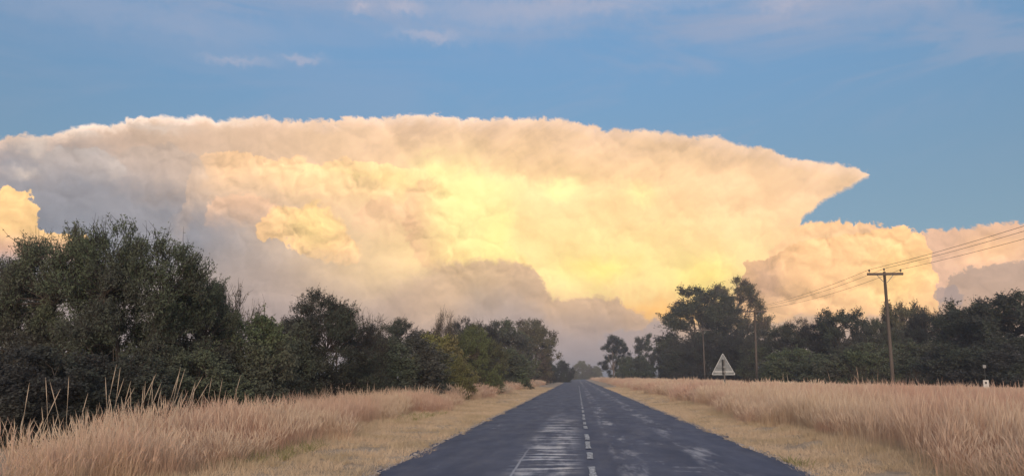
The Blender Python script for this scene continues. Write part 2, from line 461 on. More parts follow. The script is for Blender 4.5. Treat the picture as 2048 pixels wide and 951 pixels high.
# road: crumbled tar edges, slight camber
XL, XR, XM = -2.95, 3.40, .20
t = NT('worn_asphalt'); p = t.pos()
sx = t.n.new('ShaderNodeSeparateXYZ'); t.l.new(p, sx.inputs[0]); rx, ry = sx.outputs[0], sx.outputs[1]
def band(x0, w): return t.ramp(t.math('ABSOLUTE', t.math('SUBTRACT', rx, x0)), w * .35, w, 1, 0)
fn = t.noise(60, 3, .7, p)
c = t.mix(t.ramp(t.noise(1.0, 4, .6, t.stretch(p, (1.3, .22, 1))), .35, .66), (.034, .043, .084), (.066, .077, .124))
c = t.mix(t.ramp(fn, .48, .75, 0, .5), c, (.10, .10, .11))
pn = t.noise(1.0, 5, .68, t.stretch(p, (1.9, .34, 1)))
rip = t.noise(1.0, 3, .6, t.stretch(p, (.55, 2.4, 1)))
rip2 = t.noise(1.0, 4, .62, t.stretch(p, (.75, 3.2, 1)))
m1 = t.math('MULTIPLY', band(-.50, .66), t.ramp(ry, 36, 16, 0, 1))
m1 = t.math('MULTIPLY', m1, t.ramp(t.math('ADD', t.math('MULTIPLY', rip2, .75), t.math('MULTIPLY', pn, .45)), .54, .74))
m2 = t.math('MULTIPLY', t.math('ADD', band(.82, .30), t.math('MULTIPLY', band(2.2, .34), .85)), t.ramp(pn, .46, .70, 0, .62))
m3 = t.math('MULTIPLY', t.math('ADD', t.math('ADD', band(-.5, .8), band(1.6, 1.3)), band(-2.1, .4)), t.ramp(t.math('MULTIPLY', pn, rip), .32, .44, 0, .35))
wear_sheen = t.math('MINIMUM', t.math('ADD', t.math('ADD', m1, m2), m3), 1.0)
seam = t.math('MULTIPLY', t.ramp(t.math('ABSOLUTE', t.math('SUBTRACT', rx, t.math('ADD', -.98, t.math('MULTIPLY', t.noise(.8, 2, .5, p), .06)))), .006, .03, 1, 0), t.ramp(ry, 19, 13, 0, .55))
c = t.mix(t.math('MAXIMUM', wear_sheen, seam), c, (.74, .70, .68))  # pale worn tar, with the low sky's gleam on it painted in
ro = t.math('SUBTRACT', t.ramp(t.noise(2.2, 4, .6, t.stretch(p, (1, .3, 1))), .3, .7, .56, .70), t.math('MULTIPLY', wear_sheen, .22))
t.bump(t.math('ADD', fn, t.math('MULTIPLY', rip, .8)), .35, .012)
m_road = t.done(c, ro, .55)
ry_ = axis([(-20, 70, .3), (70, 160, 1.2), (160, 480, 6)])
rr = np.random.RandomState(3)
nr = len(ry_)
def wob(n, k): 
    w = rr.randn(n); w = np.convolve(w, np.ones(k) / k, 'same') * math.sqrt(k); return w
el_ = XL + .06 * wob(nr, 9) + .055 * wob(nr, 2); er_ = XR + .06 * wob(nr, 9) + .055 * wob(nr, 2)
ncol = 17
rv = []
for i in range(nr):
    for j in range(ncol):
        if j == 0: rv.append((el_[i] - .03, ry_[i], -.06)); continue
        if j == ncol - 1: rv.append((er_[i] + .03, ry_[i], -.06)); continue
        u = (j - 1) / (ncol - 3); x = el_[i] * (1 - u) + er_[i] * u
        rv.append((x, ry_[i], .002 + .035 * (1 - ((x - XM) / 3.2) ** 2) + .004 * math.sin(ry_[i] * .9 + j)))
I, J = np.meshgrid(np.arange(nr - 1), np.arange(ncol - 1), indexing='ij')
rf = np.stack([I * ncol + J, I * ncol + J + 1, (I + 1) * ncol + J + 1, (I + 1) * ncol + J], -1).reshape(-1, 4)
road = link(bpy.data.objects.new('road', mesh_np('road', rv, rf, [m_road], smooth=True)))
props(road, 'straight worn tar road with crumbling edges', kind='structure')

t = NT('worn_road_paint'); p = t.pos()
m_paint = t.done(t.mix(t.ramp(t.noise(26, 4, .7, p), .42, .60), (.10, .10, .105), (.82, .80, .77)), .6, .3)
def dash(y0, y1, w=.052):
    b = MB(); n = max(3, int((y1 - y0) / .12)); 
    for i in range(n + 1):
        y = y0 + (y1 - y0) * i / n; x = XM - .005 + .006 * math.sin(y * 1.7)
        z = .002 + .035 * (1 - ((x - XM) / 3.2) ** 2) + .012
        for sgn in (-1, 1): b.v.append((x + sgn * (w + rnd.uniform(-.012, .008)), y, z))
    for i in range(n): b.f.append([2 * i, 2 * i + 1, 2 * i + 3, 2 * i + 2]); b.m.append(0)
    b.obj('centre_line_dash', [m_paint], road)
y = 6.0
for a, b_ in ((6.2, 8.2), (9.4, 11.1), (11.7, 13.4), (14.6, 15.9), (16.7, 18.5), (19.0, 20.8), (23.0, 24.2)): dash(a, b_)
y = 25.0
while y < 130:
    L = rnd.uniform(1.2, 2.4); dash(y, y + L, .042); y += L + rnd.uniform(.7, 1.6)

# ================================================================== trees
def rhombi(pos, size, asp, rs, droop=0.0):
    n = len(pos)
    u = rs.randn(n, 3); u[:, 2] -= droop; u /= np.linalg.norm(u, axis=1)[:, None]
    w = np.cross(u, rs.randn(n, 3)); w /= np.linalg.norm(w, axis=1)[:, None]
    a = (size * rs.uniform(.6, 1.35, n))[:, None]; b = a * asp
    v = np.stack([pos - u * a, pos + w * b, pos + u * a, pos - w * b], 1).reshape(-1, 3)
    return v, np.arange(4 * n).reshape(n, 4)

def make_tree(name, seed, H, Rw, prof, trunk_h, n2, n3, ntw, tw_len, nleaf, leaf, asp=.5, clump=.5, up=.5, droop=0.0, bark=None, trunk_r=.16, stems=1, whisk=0.0, core=0.5):
    """trunk + limbs (one part) and a crown of twigs and leaves (the other), sitting at the origin, H metres tall"""
    rs = np.random.RandomState(seed)
    lob = rs.uniform(0, 6.28, 4)
    def sample(n, inner):
        out = []
        while len(out) < n:
            tt = rs.uniform(0, 1); r = np.interp(tt, *zip(*prof))
            if rs.uniform() > r + .08: continue
            th = rs.uniform(0, 6.28)
            k = 1 + .20 * math.sin(2 * th + lob[0] + 3 * tt) + .16 * math.sin(3 * th + lob[1] - 5 * tt) + .10 * math.sin(5 * th + lob[2] + 9 * tt)
            q = rs.uniform(inner, 1) ** .6 * r * k * Rw
            out.append((math.cos(th) * q, math.sin(th) * q, tt * H * (1 + .05 * math.sin(2 * th + lob[3]))))
        return np.array(out)
    fork = Vector((rs.uniform(-.1, .1) * Rw, rs.uniform(-.1, .1) * Rw, trunk_h))
    L3 = sample(n3, core); L3[:, :2] *= .90
    L2 = L3[rs.choice(n3, n2, False)] * np.array([.55, .55, .72]) + np.array([0, 0, trunk_h * .25])
    wood = MB()
    bases = []
    for s_ in range(stems):
        b0 = Vector((rs.uniform(-1, 1), rs.uniform(-1, 1), 0)) * (.22 * (stems > 1)); b0.z = -.25
        f = fork + Vector((rs.uniform(-1, 1), rs.uniform(-1, 1), rs.uniform(-.2, .2))) * (.5 * (stems > 1))
        m_ = (b0 + f) / 2 + Vector((rs.uniform(-.1, .1), rs.uniform(-.1, .1), 0))
        wood.tube([b0 * 1.0, b0 * .6 + m_ * .4, m_, f], [trunk_r * 1.35, trunk_r, trunk_r * .88, trunk_r * .78], 8)
        bases.append(f)
    def bez(a, b, n, bow):
        a, b = Vector(a), Vector(b); c = (a + b) / 2 + Vector((rs.randn() * bow, rs.randn() * bow, abs(rs.randn()) * bow + bow * .4))
        return [a * (1 - u) ** 2 + c * 2 * u * (1 - u) + b * u * u for u in np.linspace(0, 1, n)]
    for q in L2:
        f = min(bases, key=lambda z: (z - Vector(q)).length)
        pth = bez(f, q, 6, .10 * (f - Vector(q)).length)
        wood.tube(pth, list(np.linspace(trunk_r * .62, trunk_r * .26, 6)), 6)
    near = np.argmin(((L3[:, None] - L2[None]) ** 2).sum(-1), 1)
    for i, q in enumerate(L3):
        pth = bez(L2[near[i]], q, 4, .08 * Rw)
        wood.tube(pth, list(np.linspace(trunk_r * .24, trunk_r * .08, 4)), 4)
    # twigs
    tw = MB(); lp = []
    for i in range(ntw):
        k = rs.randint(n3); c = L3[k]
        off = rs.randn(3) * clump * np.array([1, 1, .75]) * (.55 + .45 * rs.rand())
        a = c + off * .55
        out = np.array([c[0], c[1], (c[2] - H * .45) * .9]) ; out /= (np.linalg.norm(out) + 1e-6)
        dr = out * .7 + rs.randn(3) * .55 + np.array([0, 0, up])
        dr /= np.linalg.norm(dr); ln = tw_len * rs.uniform(.5, 1.3)
        wh = rs.rand() < whisk
        if wh: ln *= 1.5
        b = a + dr * ln; mid = (a + b) / 2 + rs.randn(3) * ln * .12
        tw.tube([a, mid, b], [.011, .008, .003], 3)
        n = nleaf if not wh else max(2, nleaf // 4)
        us = rs.uniform(0, 1.0, n)[:, None]
        lp.append((1 - us) ** 2 * a + 2 * us * (1 - us) * mid + us ** 2 * b + rs.randn(n, 3) * leaf * .9)
    lp = np.concatenate(lp); lp[:, 2] = np.maximum(lp[:, 2], .06)
    lv, lf = rhombi(lp, leaf, asp, rs, droop)
    tv = np.array(tw.v); v = np.concatenate([tv, lv]); f = np.concatenate([np.array(tw.f), lf + len(tv)])
    mi = np.concatenate([np.ones(len(tw.f)), np.zeros(len(lf))])
    wm = mesh_np('trunk', wood.v, wood.f, [bark or m_bark], wood.m, True)
    cm = mesh_np('crown', v, f, [m_leaf, m_twig], mi)
    return dict(H=H, R=Rw, trunk=wm, crown=cm)

UMB = [(0, .30), (.12, .75), (.3, .95), (.55, 1.0), (.75, .92), (.9, .70), (1, .36)]
DOME = [(0, .70), (.15, .92), (.4, 1.0), (.65, .94), (.85, .70), (1, .28)]
FLAT = [(0, .25), (.25, .45), (.45, .75), (.62, .95), (.82, 1.0), (.94, .8), (1, .40)]
GUM = [(0, .05), (.15, .40), (.35, .80), (.55, 1.0), (.75, .95), (.9, .72), (1, .36)]
GUML = [(0, .45), (.2, .8), (.4, .95), (.6, 1.0), (.8, .85), (.93, .6), (1, .3)]
PR = {
 'thorn_a': make_tree('thorn_a', 11, 5.4, 2.3, UMB, .9, 14, 210, 5200, .42, 17, .050, .28, .34, .5, 0, None, .11, 3, .18, .35),
 'thorn_b': make_tree('thorn_b', 23, 5.2, 2.2, UMB, .8, 13, 170, 3600, .46, 15, .050, .28, .32, .55, 0, None, .10, 2, .32, .35),
 'thorn_c': make_tree('thorn_c', 37, 4.6, 2.5, DOME, .5, 14, 230, 5400, .38, 17, .050, .28, .36, .45, 0, None, .10, 4, .16, .35),
 'bush_a': make_tree('bush_a', 41, 3.2, 1.9, DOME, .3, 12, 190, 3600, .30, 13, .050, .5, .32, .4, 0, None, .07, 4, .05, .35),
 'bush_b': make_tree('bush_b', 59, 3.0, 1.7, DOME, .3, 10, 150, 2900, .32, 13, .052, .5, .32, .45, 0, None, .07, 4, .08, .35),
 'broad': make_tree('broad', 67, 10.0, 4.6, DOME, 1.6, 14, 200, 3600, .75, 13, .12, .5, .70, .35, 0, None, .26, 2, .05, .35),
 'spread': make_tree('spread', 71, 7.6, 3.6, FLAT, 1.6, 12, 150, 3000, .58, 12, .09, .5, .50, .42, 0, None, .17, 2, .12, .4),
 'gum_a': make_tree('gum_a', 83, 15.0, 4.2, GUM, 5.0, 12, 70, 3000, .8, 14, .14, .32, .80, .1, .8, m_gumbark, .26, 1, .03, .45),
 'gum_b': make_tree('gum_b', 97, 15.0, 4.6, GUML, 4.0, 14, 130, 4600, .85, 14, .15, .34, .92, .1, .8, m_gumbark, .28, 2, .03, .35),
 'gum_c': make_tree('gum_c', 101, 11.0, 3.2, GUM, 3.0, 12, 85, 2500, .7, 14, .13, .32, .55, .1, .8, m_gumbark, .20, 1, .03, .45),
 'sparse': make_tree('sparse', 113, 4.8, 2.1, UMB, .9, 12, 150, 2000, .46, 4, .038, .5, .30, .65, 0, None, .09, 3, .5, .35),
}
def tree(name, kind, px, top, wpx, Y, label, group, tint=(1, 1, 1), cat='tree', foot=None, rot=None):
    d = PR[kind]; p = at(px, top, Y); z0 = gz(p.x, Y)
    h = (p.z - z0) * (1.0 if 'gum' in kind or 'broad' in kind else .955 if kind == 'thorn_a' else .94); r = wpx / 2 * Y / F
    e = empty(name, (p.x, Y, z0))
    e.scale = (r / d['R'], r / d['R'], h / d['H'])
    e.rotation_euler.z = rnd.uniform(0, 6.28) if rot is None else rot
    props(e, label, cat, group)
    for part in ('trunk', 'crown'):
        o = link(bpy.data.objects.new(part, d[part]), e)
        if part == 'crown': o.color = (*tint, 1)
    return e
LG, RG = 'trees and bushes along the left verge', 'trees behind the right-hand grass field'
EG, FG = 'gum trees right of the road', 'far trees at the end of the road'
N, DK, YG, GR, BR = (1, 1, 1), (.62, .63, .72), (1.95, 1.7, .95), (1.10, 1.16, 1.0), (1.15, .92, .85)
tree('thorn_tree', 'thorn_b', 5, 520, 250, 25, 'loose twiggy thorn tree cut by the left edge of the picture', LG, N)
tree('thorn_tree', 'thorn_a', 128, 466, 310, 22, 'tall thorn tree, left one of the two tallest crowns at far left', LG, N)
tree('thorn_tree', 'thorn_a', 285, 462, 300, 21.5, 'tallest rounded thorn tree behind the long pale grass stalks', LG, (.9, .95, .9))
tree('thorn_tree', 'thorn_c', 395, 552, 230, 24, 'thorn tree with sloping shoulder right beside the tallest thorn tree', LG, N)
tree('thorn_tree', 'sparse', 462, 583, 150, 27, 'nearly leafless twiggy thorn tree rising between two rounded thorn trees', LG, BR)
tree('thorn_bush', 'bush_a', 500, 640, 210, 25, 'low olive thorn bush under the nearly leafless thorn tree', LG, GR, 'bush')
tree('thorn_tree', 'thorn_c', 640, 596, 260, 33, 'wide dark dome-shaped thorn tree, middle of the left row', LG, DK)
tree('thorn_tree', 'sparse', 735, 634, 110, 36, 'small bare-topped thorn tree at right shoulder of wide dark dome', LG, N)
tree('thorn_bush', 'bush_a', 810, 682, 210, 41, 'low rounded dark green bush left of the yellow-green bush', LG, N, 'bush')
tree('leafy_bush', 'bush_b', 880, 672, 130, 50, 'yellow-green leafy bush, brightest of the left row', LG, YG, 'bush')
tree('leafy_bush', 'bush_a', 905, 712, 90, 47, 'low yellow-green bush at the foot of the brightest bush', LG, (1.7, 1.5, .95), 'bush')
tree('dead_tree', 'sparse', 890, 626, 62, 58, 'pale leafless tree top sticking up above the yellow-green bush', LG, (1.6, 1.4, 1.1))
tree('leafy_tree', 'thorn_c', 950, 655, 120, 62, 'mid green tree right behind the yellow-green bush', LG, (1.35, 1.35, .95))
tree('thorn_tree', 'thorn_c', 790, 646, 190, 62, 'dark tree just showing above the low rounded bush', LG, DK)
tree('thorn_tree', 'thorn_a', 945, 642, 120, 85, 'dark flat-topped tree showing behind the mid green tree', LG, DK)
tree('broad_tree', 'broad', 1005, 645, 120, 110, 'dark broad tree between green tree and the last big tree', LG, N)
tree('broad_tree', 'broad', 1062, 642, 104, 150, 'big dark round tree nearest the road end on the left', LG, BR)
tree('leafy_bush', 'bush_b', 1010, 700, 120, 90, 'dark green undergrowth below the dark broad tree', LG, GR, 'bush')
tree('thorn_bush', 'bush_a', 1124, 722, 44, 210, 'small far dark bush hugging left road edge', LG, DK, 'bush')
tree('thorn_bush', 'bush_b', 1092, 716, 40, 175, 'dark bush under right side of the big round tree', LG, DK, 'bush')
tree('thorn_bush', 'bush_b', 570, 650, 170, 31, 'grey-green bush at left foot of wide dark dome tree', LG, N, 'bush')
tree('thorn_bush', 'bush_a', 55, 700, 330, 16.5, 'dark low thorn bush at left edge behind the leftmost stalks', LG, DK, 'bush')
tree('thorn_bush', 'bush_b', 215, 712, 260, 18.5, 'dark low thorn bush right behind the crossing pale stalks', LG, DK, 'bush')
tree('thorn_bush', 'bush_a', 385, 708, 240, 21.0, 'dark low thorn bush behind the fan of stalks leaning right', LG, N, 'bush')
# right
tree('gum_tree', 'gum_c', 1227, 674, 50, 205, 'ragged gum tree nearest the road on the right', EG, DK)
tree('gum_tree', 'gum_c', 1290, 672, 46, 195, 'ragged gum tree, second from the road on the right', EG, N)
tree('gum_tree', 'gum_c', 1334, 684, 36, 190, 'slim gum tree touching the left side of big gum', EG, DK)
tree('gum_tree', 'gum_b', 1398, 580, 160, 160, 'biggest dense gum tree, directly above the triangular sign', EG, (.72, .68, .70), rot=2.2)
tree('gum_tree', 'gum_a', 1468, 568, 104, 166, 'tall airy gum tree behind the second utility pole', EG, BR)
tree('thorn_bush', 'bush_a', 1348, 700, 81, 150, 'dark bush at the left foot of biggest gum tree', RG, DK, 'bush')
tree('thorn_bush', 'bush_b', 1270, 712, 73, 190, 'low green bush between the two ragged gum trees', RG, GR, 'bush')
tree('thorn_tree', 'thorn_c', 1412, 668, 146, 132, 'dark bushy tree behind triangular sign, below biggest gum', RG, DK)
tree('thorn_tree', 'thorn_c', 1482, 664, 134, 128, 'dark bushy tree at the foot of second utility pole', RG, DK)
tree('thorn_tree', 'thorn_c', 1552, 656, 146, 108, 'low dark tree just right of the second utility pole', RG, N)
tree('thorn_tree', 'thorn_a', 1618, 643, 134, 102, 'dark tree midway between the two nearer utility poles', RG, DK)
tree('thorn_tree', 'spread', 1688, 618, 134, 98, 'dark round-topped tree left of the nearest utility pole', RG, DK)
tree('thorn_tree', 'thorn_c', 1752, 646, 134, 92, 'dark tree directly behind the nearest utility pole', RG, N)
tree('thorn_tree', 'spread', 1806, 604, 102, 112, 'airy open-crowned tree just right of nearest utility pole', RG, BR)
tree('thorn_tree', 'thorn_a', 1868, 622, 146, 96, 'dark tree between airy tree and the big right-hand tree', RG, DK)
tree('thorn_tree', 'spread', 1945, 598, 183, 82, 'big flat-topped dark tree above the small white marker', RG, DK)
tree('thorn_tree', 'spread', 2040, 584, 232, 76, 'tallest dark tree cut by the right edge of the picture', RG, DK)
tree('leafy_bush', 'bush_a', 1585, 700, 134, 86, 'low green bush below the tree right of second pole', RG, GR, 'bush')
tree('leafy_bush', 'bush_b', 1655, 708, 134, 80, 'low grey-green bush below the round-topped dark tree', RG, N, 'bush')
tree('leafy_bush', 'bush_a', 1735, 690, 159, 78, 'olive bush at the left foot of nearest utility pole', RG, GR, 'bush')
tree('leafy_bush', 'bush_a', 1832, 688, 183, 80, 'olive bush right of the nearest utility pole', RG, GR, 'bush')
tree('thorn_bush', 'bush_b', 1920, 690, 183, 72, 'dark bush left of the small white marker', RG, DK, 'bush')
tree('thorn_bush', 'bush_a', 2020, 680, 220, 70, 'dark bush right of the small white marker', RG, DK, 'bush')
# far
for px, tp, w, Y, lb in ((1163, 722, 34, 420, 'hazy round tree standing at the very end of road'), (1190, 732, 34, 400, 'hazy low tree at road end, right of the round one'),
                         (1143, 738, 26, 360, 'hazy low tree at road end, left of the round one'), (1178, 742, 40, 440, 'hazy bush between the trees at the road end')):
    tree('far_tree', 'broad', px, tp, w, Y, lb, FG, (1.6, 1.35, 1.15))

# ================================================================== grass (nobody could count it)
def clump(name, seed, nb, h, rad, wid, mats, plume=.5, lean=.25):
    rs = np.random.RandomState(seed); V, Fq, M = [], [], []
    for i in range(nb):
        an, rr_ = rs.uniform(0, 6.28), rad * math.sqrt(rs.rand())
        p0 = np.array([math.cos(an) * rr_, math.sin(an) * rr_, -.02]); hh = h * rs.uniform(.55, 1.1)
        d = np.array([math.cos(an), math.sin(an), 0]) * rs.uniform(0, lean) + rs.randn(3) * np.array([.10, .10, 0])
        sd_ = rs.uniform(0, 6.28); w = np.array([math.cos(sd_), math.sin(sd_), 0]) * wid * rs.uniform(.7, 1.3)
        b = len(V)
        for u, k in ((0, 1.0), (.4, .85), (.75, .55), (1.0, .12)):
            c = p0 + np.array([0, 0, hh * u * (1 - .12 * u)]) + d * hh * u * u
            V.append(c - w * k); V.append(c + w * k)
        for q in range(3): Fq.append([b + 2 * q, b + 2 * q + 1, b + 2 * q + 3, b + 2 * q + 2]); M.append(0)
        if rs.rand() < plume:
            for a2 in (0, 1.57):
                w2_ = np.array([math.cos(sd_ + a2), math.sin(sd_ + a2), 0]) * wid * rs.uniform(1.6, 3.2); b = len(V)
                for u, k in ((.70, .1), (.86, 1.0), (1.04, .1)):
                    c = p0 + np.array([0, 0, hh * u * (1 - .12 * u)]) + d * hh * u * u
                    V.append(c - w2_ * k); V.append(c + w2_ * k)
                for q in range(2): Fq.append([b + 2 * q, b + 2 * q + 1, b + 2 * q + 3, b + 2 * q + 2]); M.append(1)
    return bpy.data.objects.new(name, mesh_np(name, np.array(V), Fq, mats, M))
def library(name, obs):
    c = bpy.data.collections.new(name)
    for o in obs: c.objects.link(o)
    return c
tall_lib = library('tall_grass_pieces', [clump('tall_grass_piece', 200 + i, 56, 1.0, .24, .0028, [m_straw, m_plume], .75, .14) for i in range(4)] + [clump('wispy_grass_piece', 230 + i, 14, 1.16, .22, .0026, [m_straw, m_plume], 1.0, .22) for i in range(2)])
far_lib = library('far_grass_pieces', [clump('far_grass_piece', 300 + i, 40, 1.0, .42, .008, [m_straw, m_plume], .8) for i in range(4)])
short_lib = library('short_grass_pieces', [clump('short_grass_piece', 400 + i, 34, .12, .11, .0030, [m_short, m_short], 0, 1.1) for i in range(4)])
green_lib = library('green_grass_pieces', [clump('green_grass_piece', 500 + i, 30, .28, .10, .005, [m_green, m_short], 0, .9) for i in range(3)])

def scatter(name, lib, pts, scl, tilt, label):
    n = len(pts); rs = np.random.RandomState(len(pts) % 1000)
    me = bpy.data.meshes.new(name); me.vertices.add(n); me.vertices.foreach_set('co', np.asarray(pts, np.float32).ravel())
    rot = np.stack([rs.randn(n) * tilt, rs.randn(n) * tilt, rs.uniform(0, 6.28, n)], 1)
    for nm, ty, arr, key in (('rot', 'FLOAT_VECTOR', rot, 'vector'), ('scl', 'FLOAT_VECTOR', scl, 'vector')):
        a = me.attributes.new(nm, ty, 'POINT'); a.data.foreach_set(key, np.asarray(arr, np.float32).ravel())
    o = link(bpy.data.objects.new(name, me))
    g = bpy.data.node_groups.new(name, 'GeometryNodeTree')
    g.interface.new_socket('Geometry', in_out='INPUT', socket_type='NodeSocketGeometry')
    g.interface.new_socket('Geometry', in_out='OUTPUT', socket_type='NodeSocketGeometry')
    gi, go = g.nodes.new('NodeGroupInput'), g.nodes.new('NodeGroupOutput')
    ci = g.nodes.new('GeometryNodeCollectionInfo'); ci.inputs['Collection'].default_value = lib
    ci.inputs['Separate Children'].default_value = True; ci.inputs['Reset Children'].default_value = True
    ip = g.nodes.new('GeometryNodeInstanceOnPoints'); ip.inputs['Pick Instance'].default_value = True
    g.links.new(gi.outputs[0], ip.inputs['Points']); g.links.new(ci.outputs[0], ip.inputs['Instance'])
    for nm, sock in (('rot', 'Rotation'), ('scl', 'Scale')):
        na = g.nodes.new('GeometryNodeInputNamedAttribute'); na.data_type = 'FLOAT_VECTOR'; na.inputs['Name'].default_value = nm
        g.links.new(na.outputs['Attribute'], ip.inputs[sock])
    g.links.new(ip.outputs[0], go.inputs[0])
    md = o.modifiers.new('grass', 'NODES'); md.node_group = g
    props(o, label, 'grass', kind='stuff')
    return o
rs = np.random.RandomState(5)
def field(x0, x1, y0, y1, dens):
    n = int((x1 - x0) * (y1 - y0) * dens)
    return np.stack([rs.uniform(x0, x1, n), rs.uniform(y0, y1, n)], 1)
def inview(p, m=2.5):                                # only the ground this place's road view can take in, with a margin
    return (p[:, 0] > -.53 * p[:, 1] - 1.5 - m) & (p[:, 0] < .66 * p[:, 1] + 1.5 + m)
def lowf(p, k, s): return np.sin(p[:, 0] * k + s) * np.sin(p[:, 1] * k * .7 + 2 * s) * .5 + np.sin(p[:, 0] * k * 2.3 - p[:, 1] * k * 1.7 + s) * .5
def edge(p, side): return (5.45 if side > 0 else 5.55) + .35 * np.sin(p[:, 1] * .35 + side) + .25 * np.sin(p[:, 1] * .9)
def plant(name, lib, blocks, hfun, label, cond, tilt=.08, wide=1.0):
    P, S = [], []
    for b in blocks:
        p = field(*b); p = p[inview(p)]; p = p[cond(p)]
        h = hfun(p) * np.clip(rs.normal(1.0, .17, len(p)), .5, 1.4)
        P.append(np.column_stack([p, ground_z(p[:, 0], p[:, 1])])); S.append(np.column_stack([np.full(len(p), wide), np.full(len(p), wide), h]))
    return scatter(name, lib, np.concatenate(P), np.concatenate(S), tilt, label)
hr = lambda p: np.interp(p[:, 0], [5, 6.3, 10, 16, 24, 30], [.55, .93, .90, .72, .50, .46]) * (1 + .17 * lowf(p, .45, 1) + .10 * lowf(p, 1.7, 5))
hl = lambda p: np.interp(-p[:, 0], [5, 6.2, 9, 14], [.45, .76, .72, .60]) * (1 + .18 * lowf(p, .6, 2) + .12 * lowf(p, 1.9, 6))
plant('tall_grass', tall_lib, [(5, 30, 5, 40, 12)], hr, 'tall pinkish dry grass filling the right-hand field', lambda p: p[:, 0] > edge(p, 1), .10)
plant('tall_grass', far_lib, [(5, 45, 40, 75, 4.2), (5, 70, 75, 150, 1.7), (5, 50, 150, 420, .45)], hr, 'far pinkish dry grass reaching back to the right-hand trees', lambda p: p[:, 0] > edge(p, 1) + .4, .08, 1.15)
plant('tall_grass', tall_lib, [(-22, -5, 5, 42, 12)], hl, 'tall pinkish dry grass along the left verge', lambda p: (-p[:, 0] > edge(p, -1)) & (-p[:, 0] < np.minimum(7.4 + (p[:, 1] - 11.6) * .33, 10.5) + .5 * np.sin(p[:, 1] * 1.7)), .11)
plant('tall_grass', far_lib, [(-20, -5, 42, 80, 4.2), (-20, -5, 80, 160, 2.2), (-16, -5, 160, 420, .5)], hl, 'far dry grass strip below the left row of trees', lambda p: -p[:, 0] > edge(p, -1) + .4, .08, 1.15)
vr = lambda p: (.75 + .5 * lowf(p, .9, 3) ** 2 + .9 * smooth01(4.6, 5.6, np.abs(p[:, 0])))
plant('short_grass', short_lib, [(3.3, 6.2, 5, 45, 34), (3.3, 6.2, 45, 110, 12)], vr, 'short pale dry grass on the right road shoulder', lambda p: (p[:, 0] > 3.36 + .15 * np.sin(p[:, 1] * 1.3)) & (lowf(p, 1.5, 7) < .38 + .3 * rs.rand(len(p))), .2, 1.1)
plant('short_grass', short_lib, [(-6.2, -2.8, 5, 45, 34), (-6.2, -2.8, 45, 110, 12)], vr, 'short pale dry grass on the left road shoulder', lambda p: (-p[:, 0] > 2.93 + .15 * np.sin(p[:, 1] * 1.1)) & (lowf(p, 1.5, 8) < .38 + .3 * rs.rand(len(p))), .2, 1.1)
plant('green_grass', green_lib, [(-6.1, -4.9, 8, 36, 9)], lambda p: .7 + 0 * p[:, 0], 'olive green grass line where left shoulder meets tall grass', lambda p: np.sin(p[:, 1] * .5) + lowf(p, 1.3, 4) > .35, .15)

# loose stones along the broken tar edges
t = NT('road_gravel'); m_grav = t.done(t.mix(t.island(), (.16, .14, .13), (.46, .40, .35)), .9, .2)
def stone(seed):
    r_ = random.Random(seed); b = MB(); b.box((-1, -1, -.6), (1, 1, .6))
    b.v = [tuple(c * r_.uniform(.55, 1.0) for c in q) for q in b.v]
    return bpy.data.objects.new('stone_piece', mesh_np('stone_piece', b.v, b.f, [m_grav]))
stone_lib = library('stone_pieces', [stone(i) for i in range(5)])
gp = np.concatenate([np.column_stack([XR + np.abs(rs.normal(.02, .16, 2600)) - .06, rs.uniform(5, 60, 2600)]), np.column_stack([XL - np.abs(rs.normal(.02, .16, 2600)) + .06, rs.uniform(5, 60, 2600)])])
gsz = rs.uniform(.006, .024, len(gp)) * (1 + 1.2 * (rs.rand(len(gp)) > .95))
off_ = np.where(gp[:, 0] > 0, gp[:, 0] - 3.4, -2.95 - gp[:, 0])
zz_ = np.where(off_ < 0, .006, ground_z(gp[:, 0], gp[:, 1]) + .006)
scatter('gravel', stone_lib, np.column_stack([gp, zz_]), np.repeat(gsz[:, None], 3, 1), .6, 'loose gravel along the crumbled tar edges')['category'] = 'gravel'

# ------------------------------------------------------------------ tall thatch stalks in front of the left trees
TG = 'tufts of long pale stalks above the left grass'
for px, Y, n, lean, hh, lb in ((85, 11.5, 4, .06, 1.22, 'few pale stalks, leftmost tuft in front of the dark trees'), (140, 12.5, 5, .0, 1.32, 'pale upright stalks, second tuft from the left edge'),
                               (215, 13.0, 5, .05, 1.28, 'pale crossing stalks under the tallest thorn trees'), (285, 13.5, 20, .24, 1.46, 'thickest fan of long pale stalks leaning right'),
                               (355, 15.0, 12, .22, 1.40, 'fan of pale stalks leaning right, next to the thickest fan'), (430, 18.0, 5, .10, 1.30, 'sparse pale stalks, rightmost tuft of the left grass')):
    p = at(px, HOR, Y); e = empty('thatch_grass_tuft', (p.x, Y, gz(p.x, Y))); props(e, lb, 'grass tuft', TG)
    for k in range(n):
        b = MB(); a = Vector((rnd.gauss(0, .22), rnd.gauss(0, .3), -.03)); h = hh * rnd.uniform(.68, 1.14)
        d = Vector((rnd.gauss(lean, .13), rnd.gauss(0, .12), 0)) * h
        pts = [a + d * u ** 1.35 + Vector((0, 0, h * u)) for u in (0, .35, .6, .75, .84, .92, 1.0)]
        b.tube(pts, [.0034, .0030, .0026, .0026, .0060, .005, .0012], 4)
        b.obj('stalk', [m_stalk], e)

